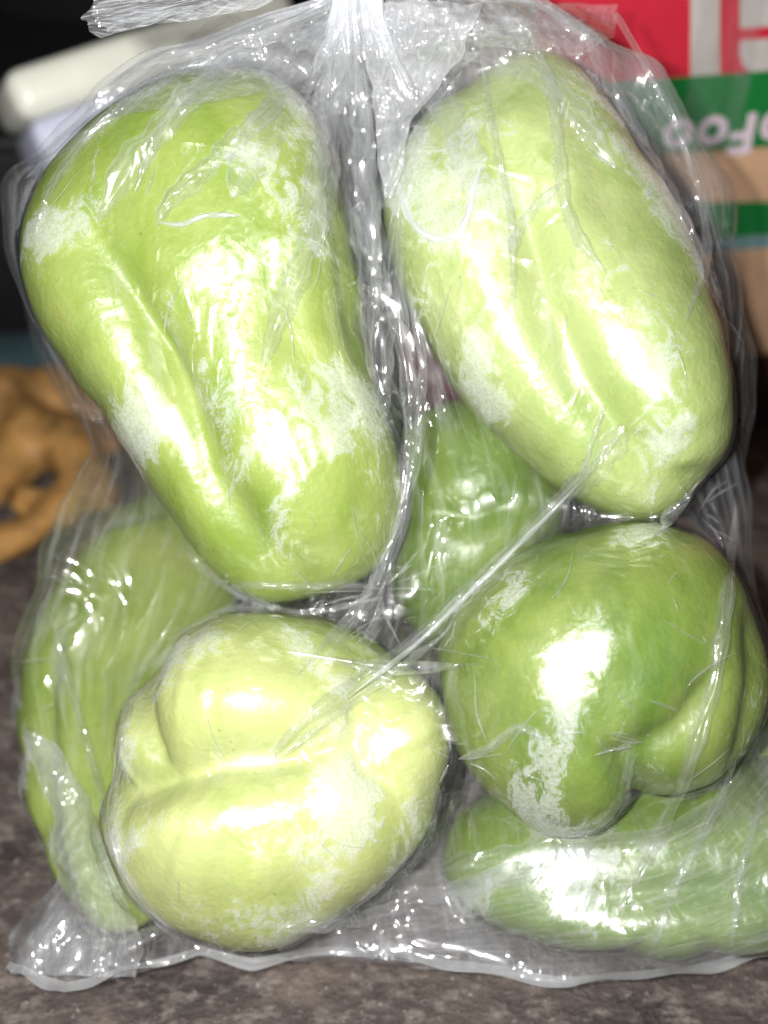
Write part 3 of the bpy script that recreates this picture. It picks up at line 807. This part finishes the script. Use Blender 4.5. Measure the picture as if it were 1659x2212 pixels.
# clear tape down the printed face
def tape():
    q0, q1 = on_face(1520, -60), on_face(1590, 325)
    n, m = 40, 14
    x = np.linspace(q0[0], q1[0], m)[None]; z = np.linspace(.28, q1[1], n)[:, None]
    ridge = .0009 * np.exp(-((x - on_face(1540, 100)[0]) / .0008) ** 2) + .0009 * np.exp(-((x - on_face(1572, 100)[0]) / .0010) ** 2)
    y = -.0014 - ridge * (1 + .3 * np.sin(z * 700)) + 0 * z
    X = x + .0004 * np.sin(z * 300)
    zz = z + 0 * x; zz[-1] += .0012 * np.sin(np.arange(m) * 1.3)
    V = np.stack([X, y, zz], -1).reshape(-1, 3)
    o = mesh_obj('clear_tape', V, grid_faces(m, n, False), M_FILM, carton)
    attr(o, 'contact', np.zeros(len(V))); attr(o, 'fold', np.full(len(V), .12)); set_uv(o, np.tile(np.linspace(0, .02, m), n), np.repeat(np.linspace(0, .3, n), m))
tape()

# ------------------------------------------------------------------ things at left and behind
def smooth_obj(name, bm, mat, parent): return bm_obj(name, bm, mat, parent, True)
crate_top = .100
crate = empty('black_crate', (-.20, .60, 0)); tag(crate, 'black plastic crate in shadow beneath the cream tub', 'crate')
bm_obj('crate_body', boxm(-.16, .16, -.085, .10, 0, crate_top - .008, .004), M_BLACK, crate, True)
bm_obj('crate_rim', boxm(-.166, .166, -.092, .106, crate_top - .008, crate_top, .003), M_BLACK, crate, True)
# cream tub lying on the crate, its rounded end at the left of the frame
A_, B_ = at(30, 222, .50), at(640, 20, .54)
ax = B_ - A_; ln = np.linalg.norm(ax); ax /= ln
tub = empty('cream_tub', tuple(A_)); tag(tub, 'cream plastic tub with rounded lid, tilted behind the bag at upper left', 'tub')
up = UPV * .97 - FWD * .1; up -= ax * (up @ ax); up /= np.linalg.norm(up); fw = np.cross(up, ax)
RM = Matrix(((ax[0], fw[0], up[0]), (ax[1], fw[1], up[1]), (ax[2], fw[2], up[2])))
tub.rotation_euler = RM.to_euler()
bm_obj('tub_lid', boxm(0, ln, -.002, .045, -.0075, .0118, .0065), M_CREAM, tub, True)
bm_obj('tub_body', boxm(.0022, ln - .01, -.001, .042, -.030, -.0079, .0045), M_BLUEISH, tub, True)
# a big black pot far behind, added only to keep the background dark
pot = empty('black_pot', (-.10, .88, 0)); tag(pot, 'large black pot standing in the dark behind everything', 'pot')
def lathe(prof, n=96):
    bm = bmesh.new(); rings = []
    for r, z in prof: rings.append([bm.verts.new((r * math.cos(a), r * math.sin(a), z)) for a in np.linspace(0, 2 * math.pi, n, endpoint=False)])
    for a, b in zip(rings[:-1], rings[1:]):
        for i in range(n): bm.faces.new((a[i], a[(i + 1) % n], b[(i + 1) % n], b[i]))
    bm.faces.new(rings[0][::-1])
    return bm
smooth_obj('pot_wall', lathe([(.20, 0), (.235, .02), (.245, .06), (.25, .30), (.256, .305), (.256, .312), (.245, .315), (.24, .30), (.24, .02)]), M_BLACK, pot)
for sx in (-1, 1):
    bm = bmesh.new()
    n, k = 24, 10; rings = []
    for i in range(n + 1):
        a = math.pi * i / n; c = np.array([sx * (.25 + .035 * math.sin(a)), .05 * math.cos(a), .27]); 
        nrm_ = np.array([sx * math.sin(a), math.cos(a), 0])
        rings.append([bm.verts.new(tuple(c + .006 * (nrm_ * math.cos(b) + np.array([0, 0, 1]) * math.sin(b)))) for b in np.linspace(0, 2 * math.pi, k, endpoint=False)])
    for a_, b_ in zip(rings[:-1], rings[1:]):
        for i in range(k): bm.faces.new((a_[i], a_[(i + 1) % k], b_[(i + 1) % k], b_[i]))
    smooth_obj('pot_handle', bm, M_BLACK, pot)
# teal cloth strip at the foot of the crate
def cloth():
    n, m = 60, 24; x = np.linspace(-.34, -.10, n)[None]; v = np.linspace(0, 1, m)[:, None]
    y = .440 + .07 * v + .006 * np.sin(x * 60) * (1 - v); z = .003 + .020 * np.sin(v * math.pi) ** .7 + .003 * np.sin(x * 110 + v * 5) * np.sin(v * math.pi)
    V = np.stack([x + 0 * v, y, z], -1).reshape(-1, 3)
    o = mesh_obj('teal_cloth', V, grid_faces(n, m, False), M_TEAL); tag(o, 'dark teal folded cloth behind the orange-brown ginger root', 'cloth')
    so = o.modifiers.new('thickness', 'SOLIDIFY'); so.thickness = .0015
cloth()
# ginger root
def ginger():
    L = [(-40,880,17),(40,862,15),(120,850,14),(195,880,13),(232,950,10),(60,935,15),(150,960,15),(-10,1010,12),(185,1020,12),(215,1065,8),(35,1000,10),
         (60,1085,7.5),(115,1092,8),(165,1075,8.5),(-30,1060,9),(10,1168,9),(50,1150,8.5),(95,1128,8.5),(140,1105,8.5),(-40,1180,10)]
    mb = bpy.data.metaballs.new('ginger_root'); mb.resolution = .0025; mb.render_resolution = .0025; mb.threshold = .45
    for px, py, r in L:
        p = on_ground(px, py, r * .001 * .95); e = mb.elements.new(); e.co = p; e.radius = r * .001 * 1.36
    o = bpy.data.objects.new('ginger_root', mb); COL.objects.link(o)
    bpy.context.view_layer.update()
    me = bpy.data.meshes.new_from_object(o.evaluated_get(bpy.context.evaluated_depsgraph_get()))
    bpy.data.objects.remove(o)
    co = np.array([v.co for v in me.vertices]); nn = np.array([v.normal for v in me.vertices])
    co += nn * (.0006 * SinNoise(300, 20, 8)(co) + .0009 * SinNoise(110, 14, 9)(co))[:, None]
    co[:, 2] = np.maximum(co[:, 2], .0004)
    me.vertices.foreach_set('co', co.astype(np.float32).ravel()); me.update()
    for p in me.polygons: p.use_smooth = True
    me.materials.clear(); me.materials.append(M_GINGER)
    g_ = bpy.data.objects.new('ginger_root', me); COL.objects.link(g_)
    tag(g_, 'orange-brown knobbly ginger root lying at the left edge behind the bag', 'ginger root')
ginger()
# purple-brown onion glimpsed through the gap
def onion():
    c = on_ground(945, 800, .024)
    bm = lathe([(.002, -.023), (.010, -.0215), (.019, -.015), (.024, -.004), (.0245, .003), (.021, .012), (.013, .019), (.006, .023), (.0035, .028), (.0028, .036), (.001, .038)], 48)
    o = smooth_obj('purple_onion', bm, simple('onion_skin', (.17, .045, .07), .4, 60, .3, .001, .3), None); o.location = c
    tag(o, 'dull purple onion glimpsed through the gap between the two upper chayotes', 'onion')
onion()
print('total', time.time() - t0)
